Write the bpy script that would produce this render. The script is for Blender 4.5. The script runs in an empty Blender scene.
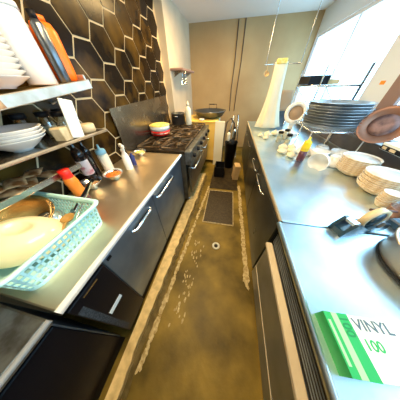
import bpy, math, random
from mathutils import Vector, Matrix, Euler
random.seed(7)
S = bpy.context.scene
COL = S.collection
PI = math.pi
R = math.radians

# ------------------------------------------------------------------ materials
MATS = {}
def mat(name, col, rough=0.5, metal=0.0, col2=None, scale=8, detail=4, lo=0.35, hi=0.65, bump=0.0, bscale=60,
        trans=0.0, ior=1.45, emit=None, estr=0.0, coat=0.0, stretch=None, rvar=0.0, spec=None):
    m = bpy.data.materials.new(name); m.use_nodes = True
    nt = m.node_tree; N = nt.nodes; L = nt.links
    b = N['Principled BSDF']
    b.inputs['Base Color'].default_value = (*col, 1)
    b.inputs['Roughness'].default_value = rough
    b.inputs['Metallic'].default_value = metal
    b.inputs['Transmission Weight'].default_value = trans
    b.inputs['IOR'].default_value = ior
    b.inputs['Coat Weight'].default_value = coat
    if spec is not None: b.inputs['Specular IOR Level'].default_value = spec
    tc = N.new('ShaderNodeTexCoord'); mp = N.new('ShaderNodeMapping')
    L.new(tc.outputs['Object'], mp.inputs['Vector'])
    if stretch: mp.inputs['Scale'].default_value = stretch
    if col2 is not None or rvar:
        n = N.new('ShaderNodeTexNoise'); n.inputs['Scale'].default_value = scale; n.inputs['Detail'].default_value = detail
        L.new(mp.outputs[0], n.inputs['Vector'])
        r = N.new('ShaderNodeValToRGB'); r.color_ramp.elements[0].position = lo; r.color_ramp.elements[1].position = hi
        L.new(n.outputs['Fac'], r.inputs[0])
        if col2 is not None:
            r.color_ramp.elements[0].color = (*col, 1); r.color_ramp.elements[1].color = (*col2, 1)
            L.new(r.outputs[0], b.inputs['Base Color'])
        if rvar:
            mr = N.new('ShaderNodeMapRange'); mr.inputs['To Min'].default_value = max(0.02, rough - rvar); mr.inputs['To Max'].default_value = rough + rvar
            L.new(n.outputs['Fac'], mr.inputs['Value']); L.new(mr.outputs[0], b.inputs['Roughness'])
    if bump:
        n2 = N.new('ShaderNodeTexNoise'); n2.inputs['Scale'].default_value = bscale; n2.inputs['Detail'].default_value = 5
        L.new(mp.outputs[0], n2.inputs['Vector'])
        bp = N.new('ShaderNodeBump'); bp.inputs['Strength'].default_value = bump; bp.inputs['Distance'].default_value = 0.01
        L.new(n2.outputs['Fac'], bp.inputs['Height']); L.new(bp.outputs[0], b.inputs['Normal'])
    if emit:
        b.inputs['Emission Color'].default_value = (*emit, 1); b.inputs['Emission Strength'].default_value = estr
    MATS[name] = m
    return m

mat('steel_top_left', (.74,.60,.40), .40, 1, col2=(.86,.72,.50), scale=3, bump=.012, bscale=60, stretch=(1,1,1), rvar=.06)  # warm golden reflections put into the steel's base colour
mat('steel_top_right', (.62,.79,.90), .31, 1, col2=(.84,.93,.98), scale=4, bump=.03, bscale=14, rvar=.06)  # cool light tint put into the base colour of neutral steel
mat('steel_edge_shine', (.92,.92,.90), .42, .55)  # bright reflection along the rolled edges put into a pale base colour
mat('steel_door', (.24,.30,.36), .36, .75, col2=(.15,.19,.24), scale=3, bump=.03, bscale=30, rvar=.06)
mat('steel_door_right', (.10,.13,.15), .30, .85, col2=(.055,.065,.07), scale=3, rvar=.06)
mat('steel_drawer', (.40,.44,.49), .30, .85, col2=(.26,.30,.35), scale=3, rvar=.05)
mat('steel', (.62,.62,.60), .24, 1)
mat('pot_steel', (.70,.56,.42), .30, .9, col2=(.80,.68,.54), scale=4)
mat('steel_bright', (.85,.85,.85), .18, 1)
mat('steel_shelf', (.66,.62,.55), .35, .7, col2=(.50,.44,.36), scale=14)
mat('gasket', (.008,.008,.010), .45, spec=.2)
mat('black_plastic', (.005,.005,.007), .35, bump=.03, spec=.18)
mat('black_speckle', (.03,.033,.036), .6, col2=(.07,.075,.08), scale=160, lo=.45, hi=.6, spec=.2)
mat('white_label', (.85,.87,.84), .5)
mat('cast_iron', (.030,.020,.012), .42, .3, col2=(.20,.125,.06), scale=26, bump=.4)
mat('cooktop_black', (.010,.008,.006), .3, .2, col2=(.05,.032,.015), scale=14, spec=.25)
mat('shade_dark', (.022,.015,.008), .45, 0, col2=(.05,.034,.014), scale=12, bump=.3, spec=.2)  # shade on the far aisle floor, put into a dark colour
mat('stove_body', (.12,.12,.11), .32, .85, col2=(.22,.20,.16), scale=9)
mat('stove_trim', (.46,.48,.46), .3, .9, col2=(.22,.21,.18), scale=20)
mat('splash', (.20,.17,.13), .26, .9, col2=(.30,.25,.18), scale=4, rvar=.08)
mat('tile_dark', (.012,.006,.002), .22, 0, col2=(.12,.062,.010), scale=3.5, lo=.46, hi=.72, spec=.14)
mat('grout', (.66,.50,.28), .8)
mat('wall_paint', (.42,.28,.13), .62, col2=(.50,.35,.17), scale=1.5, bump=.03)
mat('pillar_paint', (.60,.50,.36), .45, col2=(.68,.58,.42), scale=3)
mat('wall_white', (.80,.86,.92), .6)
mat('window_white', (.88,.90,.92), .4)
mat('brown_frame', (.30,.19,.16), .5)
mat('backsplash_dark', (.12,.095,.085), .35, .4, col2=(.19,.14,.12), scale=6)
mat('ceiling_paint', (.78,.76,.72), .7)
mat('floor', (.075,.050,.007), .45, 0, col2=(.31,.205,.035), scale=3.2, detail=10, lo=.34, hi=.70, bump=.25, bscale=22, rvar=.10, spec=.22)
mat('floor_debris', (.62,.50,.27), .8, col2=(.34,.24,.09), scale=40, bump=.6)
mat('kerb', (.74,.54,.24), .6, col2=(.42,.29,.11), scale=16, detail=8, bump=.4, lo=.4, hi=.75)
mat('groove', (.08,.055,.015), .6, col2=(.15,.11,.04), scale=20, spec=.2)
mat('cover_plate', (.030,.020,.010), .35, 0, col2=(.055,.038,.018), scale=40, bump=.4, bscale=90, spec=.25)
mat('plate_rim', (.50,.40,.22), .6, col2=(.25,.19,.09), scale=40)
mat('drain_white', (.62,.60,.50), .4)
mat('teal_plastic', (.50,.90,.86), .32, col2=(.60,.94,.90), scale=3)
mat('green_rim', (.42,.62,.38), .4)
mat('cream_plastic', (.86,.78,.50), .3, coat=.3)
mat('cream_bowl', (.90,.80,.50), .28, coat=.4)
mat('porcelain', (.90,.88,.85), .22, coat=.4)
mat('porcelain_tan', (.86,.72,.50), .35, col2=(.62,.44,.24), scale=40)
mat('steel_warm_tint', (.80,.58,.30), .22, 1, col2=(.70,.44,.18), scale=5)  # plain steel with warm reflections put into its gold colour
mat('orange_plastic', (.95,.17,.01), .35)
mat('red_plastic', (.80,.02,.01), .35)
mat('orange_sauce', (.92,.25,.03), .3)
mat('purple_sauce', (.10,.03,.05), .3)
mat('dark_glass', (.012,.008,.008), .08, coat=.5)
mat('label_pink', (.75,.62,.60), .5, col2=(.60,.20,.22), scale=22, lo=.5, hi=.62)
mat('blue_cap', (.30,.62,.78), .35)
mat('navy', (.02,.03,.16), .35)
mat('milk_plastic', (.86,.80,.62), .35)
mat('white_plastic', (.88,.87,.83), .35)
mat('chili', (.80,.10,.01), .55, col2=(.95,.30,.04), scale=50, bump=.6)
mat('yellow_food', (.95,.68,.06), .5, col2=(.98,.85,.35), scale=40, bump=.5)
mat('yellow_plastic', (.98,.66,.02), .35)
mat('brown_pack', (.26,.10,.03), .22, .2, col2=(.70,.44,.22), scale=14, lo=.42, hi=.6)
mat('tan_pack', (.72,.58,.36), .5, col2=(.55,.42,.24), scale=25)
mat('wood_yellow', (.92,.56,.10), .5, col2=(.92,.62,.16), scale=6, stretch=(1,8,1))
mat('wood_spoon', (.42,.22,.05), .5, col2=(.55,.32,.09), scale=20)
mat('board_cream', (.86,.80,.62), .5)
mat('cardboard', (.55,.36,.16), .7, col2=(.62,.42,.20), scale=10)
mat('copper', (.36,.20,.14), .42, .5, col2=(.34,.15,.09), scale=6)
mat('copper_dark', (.12,.07,.07), .5, .3, col2=(.30,.17,.15), scale=18)
mat('dial_tan', (.40,.28,.18), .45)
mat('garlic', (.90,.80,.58), .5, col2=(.80,.66,.42), scale=14)
mat('dark_tray', (.12,.14,.16), .28, .9, col2=(.22,.23,.24), scale=5)
mat('tray_steel', (.36,.40,.44), .30, .7, col2=(.58,.62,.66), scale=5)
mat('tape', (.80,.62,.36), .4)
mat('dispenser_navy', (.012,.045,.075), .3, coat=.4)
mat('blue_case', (.02,.06,.12), .35)
mat('box_green', (.02,.42,.10), .5)
mat('box_lightgreen', (.40,.72,.36), .5)
mat('box_white', (.82,.86,.80), .5)
mat('ink', (.10,.16,.20), .5)
mat('ink_green', (.01,.25,.06), .5)
mat('cloth_cream', (.88,.80,.60), .8, bump=.2, bscale=30)
mat('kraft', (.42,.29,.18), .8, bump=.2)
mat('lamp_diffuser', (.9,.9,.85), .5, emit=(1,.80,.52), estr=9)
mat('cable', (.05,.04,.03), .6)
mat('dark_void', (.03,.025,.02), .8)
mat('sticker_orange', (.95,.35,.03), .5)
def glassm(name, tint, mixf=.12, rough=.03):
    m = bpy.data.materials.new(name); m.use_nodes = True
    nt = m.node_tree; N = nt.nodes; N.clear()
    o = N.new('ShaderNodeOutputMaterial'); mx = N.new('ShaderNodeMixShader'); t = N.new('ShaderNodeBsdfTransparent'); g = N.new('ShaderNodeBsdfGlossy')
    t.inputs[0].default_value = (*tint, 1); g.inputs['Roughness'].default_value = rough; mx.inputs[0].default_value = mixf
    nt.links.new(t.outputs[0], mx.inputs[1]); nt.links.new(g.outputs[0], mx.inputs[2]); nt.links.new(mx.outputs[0], o.inputs[0])
    MATS[name] = m
glassm('pane', (.96,.98,1), .06)
glassm('jar_glass', (.80,.78,.66), .25, .08)

# ------------------------------------------------------------------ mesh builder
class MB:
    def __init__(s, M=None): s.v = []; s.f = []; s.mi = []; s.sm = []; s.cur = 0; s.M = M or Matrix.Identity(4)
    def add(s, vs, fs, smooth=False, M=None):
        o = len(s.v); T = s.M @ M if M else s.M
        s.v += [tuple(T @ Vector(p)) for p in vs]
        s.f += [tuple(o+i for i in f) for f in fs]; s.mi += [s.cur]*len(fs); s.sm += [smooth]*len(fs)
        return s
    def mat(s, i): s.cur = i; return s
    def box(s, x0, x1, y0, y1, z0, z1, M=None):
        vs = [(x,y,z) for x in (x0,x1) for y in (y0,y1) for z in (z0,z1)]
        return s.add(vs, [(0,1,3,2),(4,6,7,5),(0,4,5,1),(2,3,7,6),(0,2,6,4),(1,5,7,3)], M=M)
    def bbox(s, x0, x1, y0, y1, z0, z1, b=.005, M=None):   # chamfered box
        vs = []
        def r(z, i): return [(x0+i,y0+i+b*0,z)]
        for (z, i) in ((z0, b), (z0+b, 0), (z1-b, 0), (z1, b)):
            c = b
            vs += [(x0+c+i*0, y0+i, z), (x1-c, y0+i, z), (x1-i, y0+c, z), (x1-i, y1-c, z), (x1-c, y1-i, z), (x0+c, y1-i, z), (x0+i, y1-c, z), (x0+i, y0+c, z)]
        fs = [tuple(range(7,-1,-1)), tuple(range(24,32))]
        for k in range(3):
            for j in range(8):
                a = k*8+j; c2 = k*8+(j+1)%8
                fs.append((a, c2, c2+8, a+8))
        return s.add(vs, fs, M=M)
    def lathe(s, prof, c=(0,0,0), n=28, M=None, smooth=True, sx=1, sy=1):
        vs = []; fs = []
        for (r, z) in prof:
            for k in range(n):
                a = 2*PI*k/n; vs.append((c[0]+max(r,1e-5)*math.cos(a)*sx, c[1]+max(r,1e-5)*math.sin(a)*sy, c[2]+z))
        for i in range(len(prof)-1):
            for k in range(n):
                k2 = (k+1)%n; fs.append((i*n+k, i*n+k2, (i+1)*n+k2, (i+1)*n+k))
        p0, p1 = prof[0], prof[-1]
        if min(p0[0], p1[0]) > .015 and math.hypot(p0[0]-p1[0], p0[1]-p1[1]) < .03:      # hollow ring: close the loop
            l = (len(prof)-1)*n
            for k in range(n): fs.append((l+k, l+(k+1)%n, (k+1)%n, k))
            return s.add(vs, fs, smooth, M=M)
        if prof[0][0] > 1e-4: fs.append(tuple(range(n-1,-1,-1)))
        if prof[-1][0] > 1e-4: fs.append(tuple((len(prof)-1)*n+k for k in range(n)))
        return s.add(vs, fs, smooth, M=M)
    def tube(s, pts, r, n=8, M=None, closed=False):
        pts = [Vector(p) for p in pts]; m = len(pts); vs = []; fs = []
        for i, p in enumerate(pts):
            if closed: d = pts[(i+1)%m]-pts[i-1]
            else: d = pts[min(i+1,m-1)]-pts[max(i-1,0)]
            d.normalize(); up = Vector((0,0,1)) if abs(d.z) < .9 else Vector((1,0,0))
            a = d.cross(up).normalized(); b = d.cross(a)
            rr = r[i] if isinstance(r, (list,tuple)) else r
            for k in range(n):
                t = 2*PI*k/n; vs.append(tuple(p + a*rr*math.cos(t) + b*rr*math.sin(t)))
        for i in range(m if closed else m-1):
            for k in range(n):
                k2 = (k+1)%n; j = (i+1)%m; fs.append((i*n+k, i*n+k2, j*n+k2, j*n+k))
        if not closed: fs += [tuple(range(n)), tuple((m-1)*n+k for k in range(n-1,-1,-1))]
        return s.add(vs, fs, True, M=M)
    def blob(s, c, rx, ry, rz, seed=0, amp=.12, n=14, m=9, M=None):
        rnd = random.Random(seed); ph = [rnd.uniform(0,6) for _ in range(6)]; prof = []; vs = []; fs = []
        for i in range(m+1):
            th = PI*i/m
            for k in range(n):
                a = 2*PI*k/n
                w = 1+amp*math.sin(3*a+ph[0])*math.sin(th*2+ph[1])+amp*.6*math.sin(5*a+ph[2]+th*3)
                st = math.sin(th) if 0 < i < m else 1e-4
                vs.append((c[0]+rx*w*st*math.cos(a), c[1]+ry*w*st*math.sin(a), c[2]-rz*math.cos(th)))
        for i in range(m):
            for k in range(n):
                k2 = (k+1)%n; fs.append((i*n+k, i*n+k2, (i+1)*n+k2, (i+1)*n+k))
        return s.add(vs, fs, True, M=M)
    def prism(s, poly, z0, z1, M=None, smooth=False):
        n = len(poly); vs = [(x,y,z0) for x,y in poly]+[(x,y,z1) for x,y in poly]
        fs = [tuple(range(n-1,-1,-1)), tuple(range(n,2*n))]+[(i,(i+1)%n,n+(i+1)%n,n+i) for i in range(n)]
        return s.add(vs, fs, smooth, M=M)
    def build(s, name, mats, parent=None, bevel=0, **tags):
        me = bpy.data.meshes.new(name); me.from_pydata(s.v, [], s.f); me.update()
        for m in (mats if isinstance(mats, (list,tuple)) else [mats]): me.materials.append(MATS[m])
        for p, i, q in zip(me.polygons, s.mi, s.sm): p.material_index = i; p.use_smooth = q
        o = bpy.data.objects.new(name, me); COL.objects.link(o)
        if parent: o.parent = parent
        if bevel:
            b = o.modifiers.new('bevel', 'BEVEL'); b.width = bevel; b.segments = 2; b.limit_method = 'ANGLE'
        for k, v in tags.items(): o[k] = v
        return o

def thing(name, label, cat, loc=(0,0,0), rz=0, group=None, rot=None):
    o = bpy.data.objects.new(name, None); COL.objects.link(o); o.location = loc
    o.rotation_euler = rot if rot else (0,0,rz); o.empty_display_size = .05
    o['label'] = label; o['category'] = cat
    if group: o['group'] = group
    return o
def tag(o, label, cat, loc=None, group=None, rot=None):
    o['label'] = label; o['category'] = cat
    if group: o['group'] = group
    if loc: o.location = loc
    if rot: o.rotation_euler = rot
    return o
def dup(root, loc, label, rz=None, group=None, rot=None, scale=None):
    r = root.copy(); COL.objects.link(r); r.location = loc; r['label'] = label
    if rz is not None: r.rotation_euler = (0,0,rz)
    if rot: r.rotation_euler = rot
    if scale: r.scale = scale
    if group: r['group'] = group
    for ch in list(root.children):
        c = ch.copy(); COL.objects.link(c); c.parent = r
        for g in list(ch.children):
            d = g.copy(); COL.objects.link(d); d.parent = c
    return r
def struct(name, mb, m, bevel=0):
    o = mb.build(name, m, None, bevel); o['kind'] = 'structure'; return o
def text(body, size, m, parent, M, name='lettering', ext=.0004):
    cu = bpy.data.curves.new('t', 'FONT'); cu.body = body; cu.size = size; cu.extrude = ext; cu.align_x = 'LEFT'; cu.offset = size*.02
    to = bpy.data.objects.new('t', cu); COL.objects.link(to)
    dg = bpy.context.evaluated_depsgraph_get(); me = bpy.data.meshes.new_from_object(to.evaluated_get(dg))
    bpy.data.objects.remove(to); me.name = name; me.transform(M); me.materials.clear(); me.materials.append(MATS[m])
    o = bpy.data.objects.new(name, me); COL.objects.link(o); o.parent = parent; return o
def rotM(rx=0, ry=0, rz=0, loc=(0,0,0)): return Matrix.Translation(loc) @ Euler((rx,ry,rz)).to_matrix().to_4x4()

# ------------------------------------------------------------------ room
XL, XR, YN, YF, ZC = -1.25, 1.45, -1.7, 4.45, 2.5
struct('floor', MB().box(XL-.1, XR+.1, YN-.1, YF+.1, -.1, 0), 'floor')
struct('ceiling', MB().box(XL-.1, XR+.1, YN-.1, YF+.1, ZC, ZC+.1), 'ceiling_paint')
struct('wall_far', MB().box(XL-.1, XR+.1, YF, YF+.12, 0, ZC), 'wall_paint')
struct('wall_near', MB().box(XL-.1, XR+.1, YN-.12, YN, 0, ZC), 'wall_paint')
# left wall with large flat-topped hexagon tiles
w = MB().box(XL-.12, XL, YN-.1, YF+.1, 0, ZC)
w.mat(1)
s_, hh, pitch = .148, .122, .235
for i in range(-14, 6):
    cy = 1.655+pitch*i
    for j in range(-4, 5):
        cz = (1.555 if i % 2 == 0 else 1.433)+.244*j
        if cz < .7 or cz > ZC-.02 or cy > 2.9: continue
        g = .0075
        poly = []
        for (a, b) in ((-s_/2-.006,-hh), (s_/2+.006,-hh), (s_+.008,0), (s_/2+.006,hh), (-s_/2-.006,hh), (-s_-.008,0)):
            l = math.hypot(a, b); k = (l-g*1.1)/l
            poly.append((cy+a*k, min(cz+b*k, ZC-.001)))
        w.add([(XL, y, z) for y, z in poly]+[(XL+.006, y, z) for y, z in poly],
              [tuple(range(6,12))]+[(q,(q+1)%6,6+(q+1)%6,6+q) for q in range(6)])
struct('wall_left', w, ['grout', 'tile_dark'])
struct('trim_1', MB().box(XL, XL+.12, 2.99, YF, 0, ZC), 'pillar_paint')        # pale pillar in the left far corner
# right wall with two windows
w = MB()
w.box(XR, XR+.14, YN-.1, YF+.1, 0, 1.04)
w.box(XR, XR+.14, YN-.1, YF+.1, 2.2, ZC)
for y0, y1 in ((YN-.1, -.9), (1.96, 2.28), (4.40, YF+.1)): w.box(XR, XR+.14, y0, y1, 1.04, 2.2)
struct('wall_right', w, 'wall_white')
def window(n, y0, y1, z0, z1, mullions):
    f = MB(); t = .04
    f.box(XR+.02, XR+.09, y0, y1, z0, z0+t); f.box(XR+.02, XR+.09, y0, y1, z1-t, z1)
    f.box(XR+.02, XR+.09, y0, y0+t, z0+t, z1-t); f.box(XR+.02, XR+.09, y1-t, y1, z0+t, z1-t)
    for q in mullions: f.box(XR+.03, XR+.08, q-.02, q+.02, z0+t, z1-t)
    o = struct('window_%d' % n, f, 'window_white' if n == 1 else 'brown_frame')
    MB().box(XR+.052, XR+.058, y0+t, y1-t, z0+t, z1-t).build('pane', 'pane', o)
window(1, 2.28, 4.40, 1.04, 2.2, (3.2,))
window(2, -.9, 1.96, 1.04, 2.2, (.5,))
struct('trim_2', MB().box(XR-.012, XR+.02, 1.80, 1.96, 1.045, 2.2), 'brown_frame', .004)
struct('trim_3', MB().box(XR-.02, XR, -1.6, 3.69, .86, 1.04), 'backsplash_dark')
struct('trim_4', MB().box(XR-.09, XR, -1.6, 3.69, 1.04, 1.06), 'backsplash_dark', .004)

# kerb, groove, debris: the messy floor edges
k = MB()
def strip(mb, pts, z0, z1):      # pts: (y, x0, x1)
    vs = []; fs = []
    for y, x0, x1 in pts: vs += [(x0,y,z0),(x1,y,z0),(x1,y,z1),(x0,y,z1)]
    for i in range(len(pts)-1):
        a = i*4; b = a+4
        for j in range(4): fs.append((a+j, a+(j+1)%4, b+(j+1)%4, b+j))
    fs += [(3,2,1,0), tuple(len(vs)-4+j for j in range(4))]
    mb.add(vs, fs)
pts = []
y = -1.6
while y < 2.5:
    j = random.uniform(-.006,.006); t = max(0, y)/1.7
    pts.append((y, -.56, -.485+.07*min(t,1.1)+j*1.6)); y += .045
strip(k, pts, 0, .055)
struct('trim_5', k, 'kerb')
k = MB(); strip(k, [(a_[0], a_[2]+.0005, a_[2]+.042+.008*math.sin(a_[0]*9)) for a_ in pts], 0, .006)
struct('trim_6', k, 'groove')
def debris(xf, y0, y1, wmin, wmax, n, seed):
    rnd = random.Random(seed); mb = MB()
    for i in range(n):
        y = rnd.uniform(y0, y1); x = xf(y)+rnd.uniform(-wmax, wmax)*.6; r = rnd.uniform(wmin, wmax)
        m = rnd.randint(6, 9); poly = []
        for q in range(m):
            a = 2*PI*q/m; rr = r*rnd.uniform(.5, 1.2)
            poly.append((x+rr*math.cos(a)*.7, y+rr*1.6*math.sin(a)))
        mb.prism(poly, 0.0, rnd.uniform(.003,.008))
    return mb
o = debris(lambda y: -.415+.07*y, -.2, 2.1, .007, .022, 320, 3).build('floor_grime', 'floor_debris')
tag(o, 'crumbly pale grime line along the left edge of the wet floor', 'grime'); o['kind'] = 'stuff'
o = debris(lambda y: .345-.03*max(y-.6,0), .45, 2.2, .009, .027, 330, 4).build('floor_grime', 'floor_debris')
tag(o, 'crumbly pale grime line along the right edge of the wet floor', 'grime'); o['kind'] = 'stuff'
o = debris(lambda y: -.30+.07*y+random.uniform(-.02,.10), .05, .9, .005, .015, 60, 5).build('floor_grime', 'floor_debris')
tag(o, 'scattered pale flakes on the floor left of the drain', 'grime'); o['kind'] = 'stuff'

t = thing('floor_hatch', 'dark rectangular hatch plate with pale worn edges in the floor', 'hatch', (-.03,1.6,0), R(1))
MB().box(-.20,.22,-.38,.38,0,.006).build('plate', 'cover_plate', t)
f = MB()
for a in ((-.215,-.20,-.395,.395),(.22,.232,-.395,.395),(-.20,.22,-.395,-.38),(-.20,.22,.38,.395)): f.box(a[0],a[1],a[2],a[3],0,.009)
f.build('frame', 'plate_rim', t)
t = tag(MB().bbox(-.26,.27,-.55,.55,0,.008,.003).build('floor_shade', 'shade_dark'), 'dark sheet painted for shade on the floor beyond the hatch plate', 'mat', (.0,2.60,0))  # thin dark sheet added for the shade between the counters
t = thing('floor_drain', 'small round white drain in the middle of the wet floor', 'drain', (.0,.863,0))
t.scale = (1.25,1.25,1.2)
MB().lathe([(.019,.0),(.038,.0),(.038,.006),(.034,.010),(.022,.010),(.019,.004)], n=24).build('rim', 'drain_white', t)
MB().lathe([(0,.0005),(.02,.0005),(.02,.003),(0,.003)], n=16).build('grate', 'dark_void', t)

# ------------------------------------------------------------------ left refrigerated counter
ZT = .85
def handle(parent, y0, y1, z, x, m='steel_bright', tilt=0):
    mb = MB()
    d = .026
    mb.tube([(x,y0,z),(x+d*.8,y0+.012,z+.002),(x+d,y0+.035,z+.005),(x+d,(y0+y1)/2,z+.005),(x+d,y1-.035,z+.005),(x+d*.8,y1-.012,z+.002),(x,y1,z)], .012, 10)
    h = mb.build('handle', m, parent)
    MB().box(min(x,x+.001*(1 if d>0 else -1)), x+.0015, y0+.02, y1-.02, z-.03, z+.0).build('finger_recess', 'gasket', h)
    return h
t = thing('refrigerated_counter', 'steel topped counter with blue-grey doors and a black end panel, left of the aisle', 'counter', (-.9,0,0))
ox = .9
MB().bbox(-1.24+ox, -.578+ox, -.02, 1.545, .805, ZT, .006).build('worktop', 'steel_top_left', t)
MB().tube([(-.578+ox,-.02,.834),(-.578+ox,1.545,.834)], .017, 12).build('edge_roll', 'steel_edge_shine', t)
MB().box(-1.24+ox, -.605+ox, -.015, 1.54, .08, .805).build('cabinet_body', 'steel_drawer', t)
for y0, y1, hy in ((.195,.762,(.44,.68)),(.770,1.535,(.82,1.20))):
    d = MB().bbox(-.605+ox, -.585+ox, y0, y1, .10, .80, .004).build('door', 'steel_door', t)
    handle(d, hy[0], hy[1], .735, -.585+ox)
MB().box(-.585+ox, -.580+ox, 1.44, 1.46, .72, .74).build('lock', 'steel_bright', t)
MB().box(-.585+ox, -.581+ox, .215, .245, .765, .785).build('hinge_cap', 'gasket', t)
bp = MB().bbox(-.605+ox, -.567+ox, -.015, .186, .09, .80, .004).build('compressor_panel', 'black_plastic', t, label='black compressor panel with white label')
MB().box(-.567+ox, -.5655+ox, .03, .125, .484-.015, .520-.015, M=None).build('white_label', 'white_label', bp)
MB().box(-.567+ox, -.5650+ox, .045, .125, .772, .780).build('badge', 'steel', bp)
MB().box(-.567+ox, -.5660+ox, -.010, .02, .16, .74).build('grille', 'black_speckle', bp)
MB().box(-1.2+ox, -.60+ox, 0, 1.53, 0, .08).build('plinth', 'gasket', t)

t = thing('prep_counter', 'darkened steel counter past the dark gap beside the black panel, nearest on the left', 'counter', (-.9,-1,0))
MB().bbox(-1.24+ox, -.600+ox, -.6, .955, .79, .835, .006)  .build('worktop', 'stove_trim', t)  # darker material stands in for dark reflections on this top
MB().tube([(-.600+ox,-.6,.823),(-.600+ox,.955,.823)], .0115, 10).build('edge_roll', 'steel_edge_shine', t)
MB().box(-1.24+ox, -.63+ox, -.595, .945, .08, .79).build('cabinet_body', 'steel_door', t)
for y0, y1 in ((-.59,.17),(.18,.94)): MB().bbox(-.63+ox, -.61+ox, y0, y1, .10, .77, .004).build('door', 'black_plastic', t)  # shade of the gap put into black door fronts
MB().box(-1.2+ox, -.62+ox, -.59, .94, 0, .08).build('plinth', 'gasket', t)

# ------------------------------------------------------------------ stove
t = thing('gas_range', 'long black gas range with cast iron grates and steel control panel', 'stove', (-.85,2.33,0))
a, b2 = -.775, .745
MB().box(-.36, .325, a, b2, .10, .845).build('body', 'stove_body', t)
MB().box(-.36, .325, a, b2, .845, .875).build('cooktop', 'cooktop_black', t)
cp = MB().bbox(.325, .405, a, b2, .70, .880, .006).build('control_panel', 'stove_trim', t)
for i in range(6):
    y = a+.14+i*.25
    MB().lathe([(.030,0),(.030,.02),(.024,.034),(0,.034)], n=14, M=rotM(0,R(90),0,(.405,y,.79))).build('knob', 'gasket', cp)
od = MB().bbox(.35, .385, a+.02, b2-.7, .22, .66, .005).build('oven_door', 'stove_body', t)
MB().tube([(.385,a+.08,.62),(.43,a+.08,.62),(.43,b2-.78,.62),(.385,b2-.78,.62)], .010).build('handle', 'steel', od)
od = MB().bbox(.35, .385, b2-.68, b2-.02, .22, .66, .005).build('oven_door', 'stove_body', t)
MB().tube([(.385,b2-.62,.62),(.43,b2-.62,.62),(.43,b2-.08,.62),(.385,b2-.08,.62)], .010).build('handle', 'steel', od)
for sx in (-.32,.31):
    for sy in (a+.05, b2-.05): MB().lathe([(.025,0),(.025,.10)], (sx,sy,0), 12).build('leg', 'steel', t)
for iy in range(3):
    for ix in range(2):
        cx, cy = -.17+.34*ix, a+.26+.5*iy
        g = MB()
        w2, l2 = .155, .235
        for (p, q) in (((-w2,-l2),(w2,-l2)),((w2,-l2),(w2,l2)),((w2,l2),(-w2,l2)),((-w2,l2),(-w2,-l2))):
            g.tube([(cx+p[0],cy+p[1],.905),(cx+q[0],cy+q[1],.905)], .009, 6)
        for kk in range(8):
            an = 2*PI*kk/8+.2; rr = min(w2/max(abs(math.cos(an)),.01), l2/max(abs(math.sin(an)),.01))
            g.tube([(cx+.045*math.cos(an),cy+.045*math.sin(an),.918),(cx+rr*math.cos(an),cy+rr*math.sin(an),.905)], .008, 6)
        for p in ((-w2,-l2),(w2,-l2),(w2,l2),(-w2,l2)): g.tube([(cx+p[0],cy+p[1],.874),(cx+p[0],cy+p[1],.905)], .008, 6)
        g.build('grate', 'cast_iron', t)
        MB().lathe([(.075,.875),(.075,.885),(.05,.888),(.048,.900),(.02,.903),(0,.903)], (cx,cy,0), 18).build('burner', 'cast_iron', t)
# steel splash guard, leaning on the tiled wall
t = MB().box(-.006,.006,-.74,.74,-.24,.24).build('splash_guard', 'splash', None, .003)
tag(t, 'large plain steel splash plate standing behind the gas range', 'splash guard', (-1.222,2.13,1.117), rot=(R(1.5),R(0),0))

# things on the stove
t = thing('enamel_pot', 'red and white round pot with yellow lid on the range', 'pot', (-1.07,2.10,.927))
MB().lathe([(.128,0),(.140,.008),(.145,.065)], n=32).build('base_band', 'red_plastic', t)
MB().lathe([(.145,.065),(.150,.125),(.146,.126)], n=32).build('body', 'porcelain', t)
MB().lathe([(.1475,.028),(.1485,.040)], n=32).build('stripe', 'porcelain', t)
MB().lathe([(.153,.126),(.153,.134),(.11,.146),(.05,.152),(0,.153)], n=32).build('lid', 'yellow_food', t)
def bottle(name, label, cat, loc, r, h, parts, neck=.35, group=None, rz=0, rot=None):
    """parts: list (part name, material, z0 fraction, z1 fraction)"""
    t = thing(name, label, cat, loc, rz, group, rot)
    def rad(u):
        if u < .03: return r*.93
        if u < .68: return r
        if u < .82: return r*(1-(1-neck)*((u-.68)/.14)**1.3)
        return r*neck
    for (pn, m, u0, u1) in parts:
        us = [u0]+[x for x in (.03,.2,.4,.6,.68,.71,.74,.78,.82,.9) if u0 < x < u1]+[u1]
        gap = 0 if pn in ('body', 'glass') else .0012
        pr = [(0,u0*h)]+[(rad(x)+gap, x*h) for x in us]+[(0,u1*h)]
        MB().lathe(pr, n=20).build(pn, m, t)
    return t
t = thing('plastic_bottle', 'pale yellow-white plastic bottle at the far end of the range', 'bottle', (-.80,2.80,.927))
MB().lathe([(0,0),(.052,0),(.056,.01),(.056,.22),(.05,.25),(.03,.285),(.022,.29),(.022,.305),(0,.305)], n=20).build('body', 'milk_plastic', t)
MB().lathe([(.026,.305),(.026,.335),(.012,.345),(.010,.37),(0,.37)], n=16).build('cap', 'milk_plastic', t)
t = thing('stock_pot', 'dark round stock pot at the back corner of the range', 'pot', (-1.02,2.86,.927))
MB().lathe([(0,0),(.125,0),(.132,.01),(.132,.17),(.138,.175),(.138,.18),(.128,.18),(.128,.012),(0,.012)], n=32).build('body', 'dark_tray', t)
for sgn in (-1,1): MB().tube([(-.03,sgn*.130,.14),(-.03,sgn*.158,.145),(.03,sgn*.158,.145),(.03,sgn*.130,.14)], .005).build('handle', 'steel', t)

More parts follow.
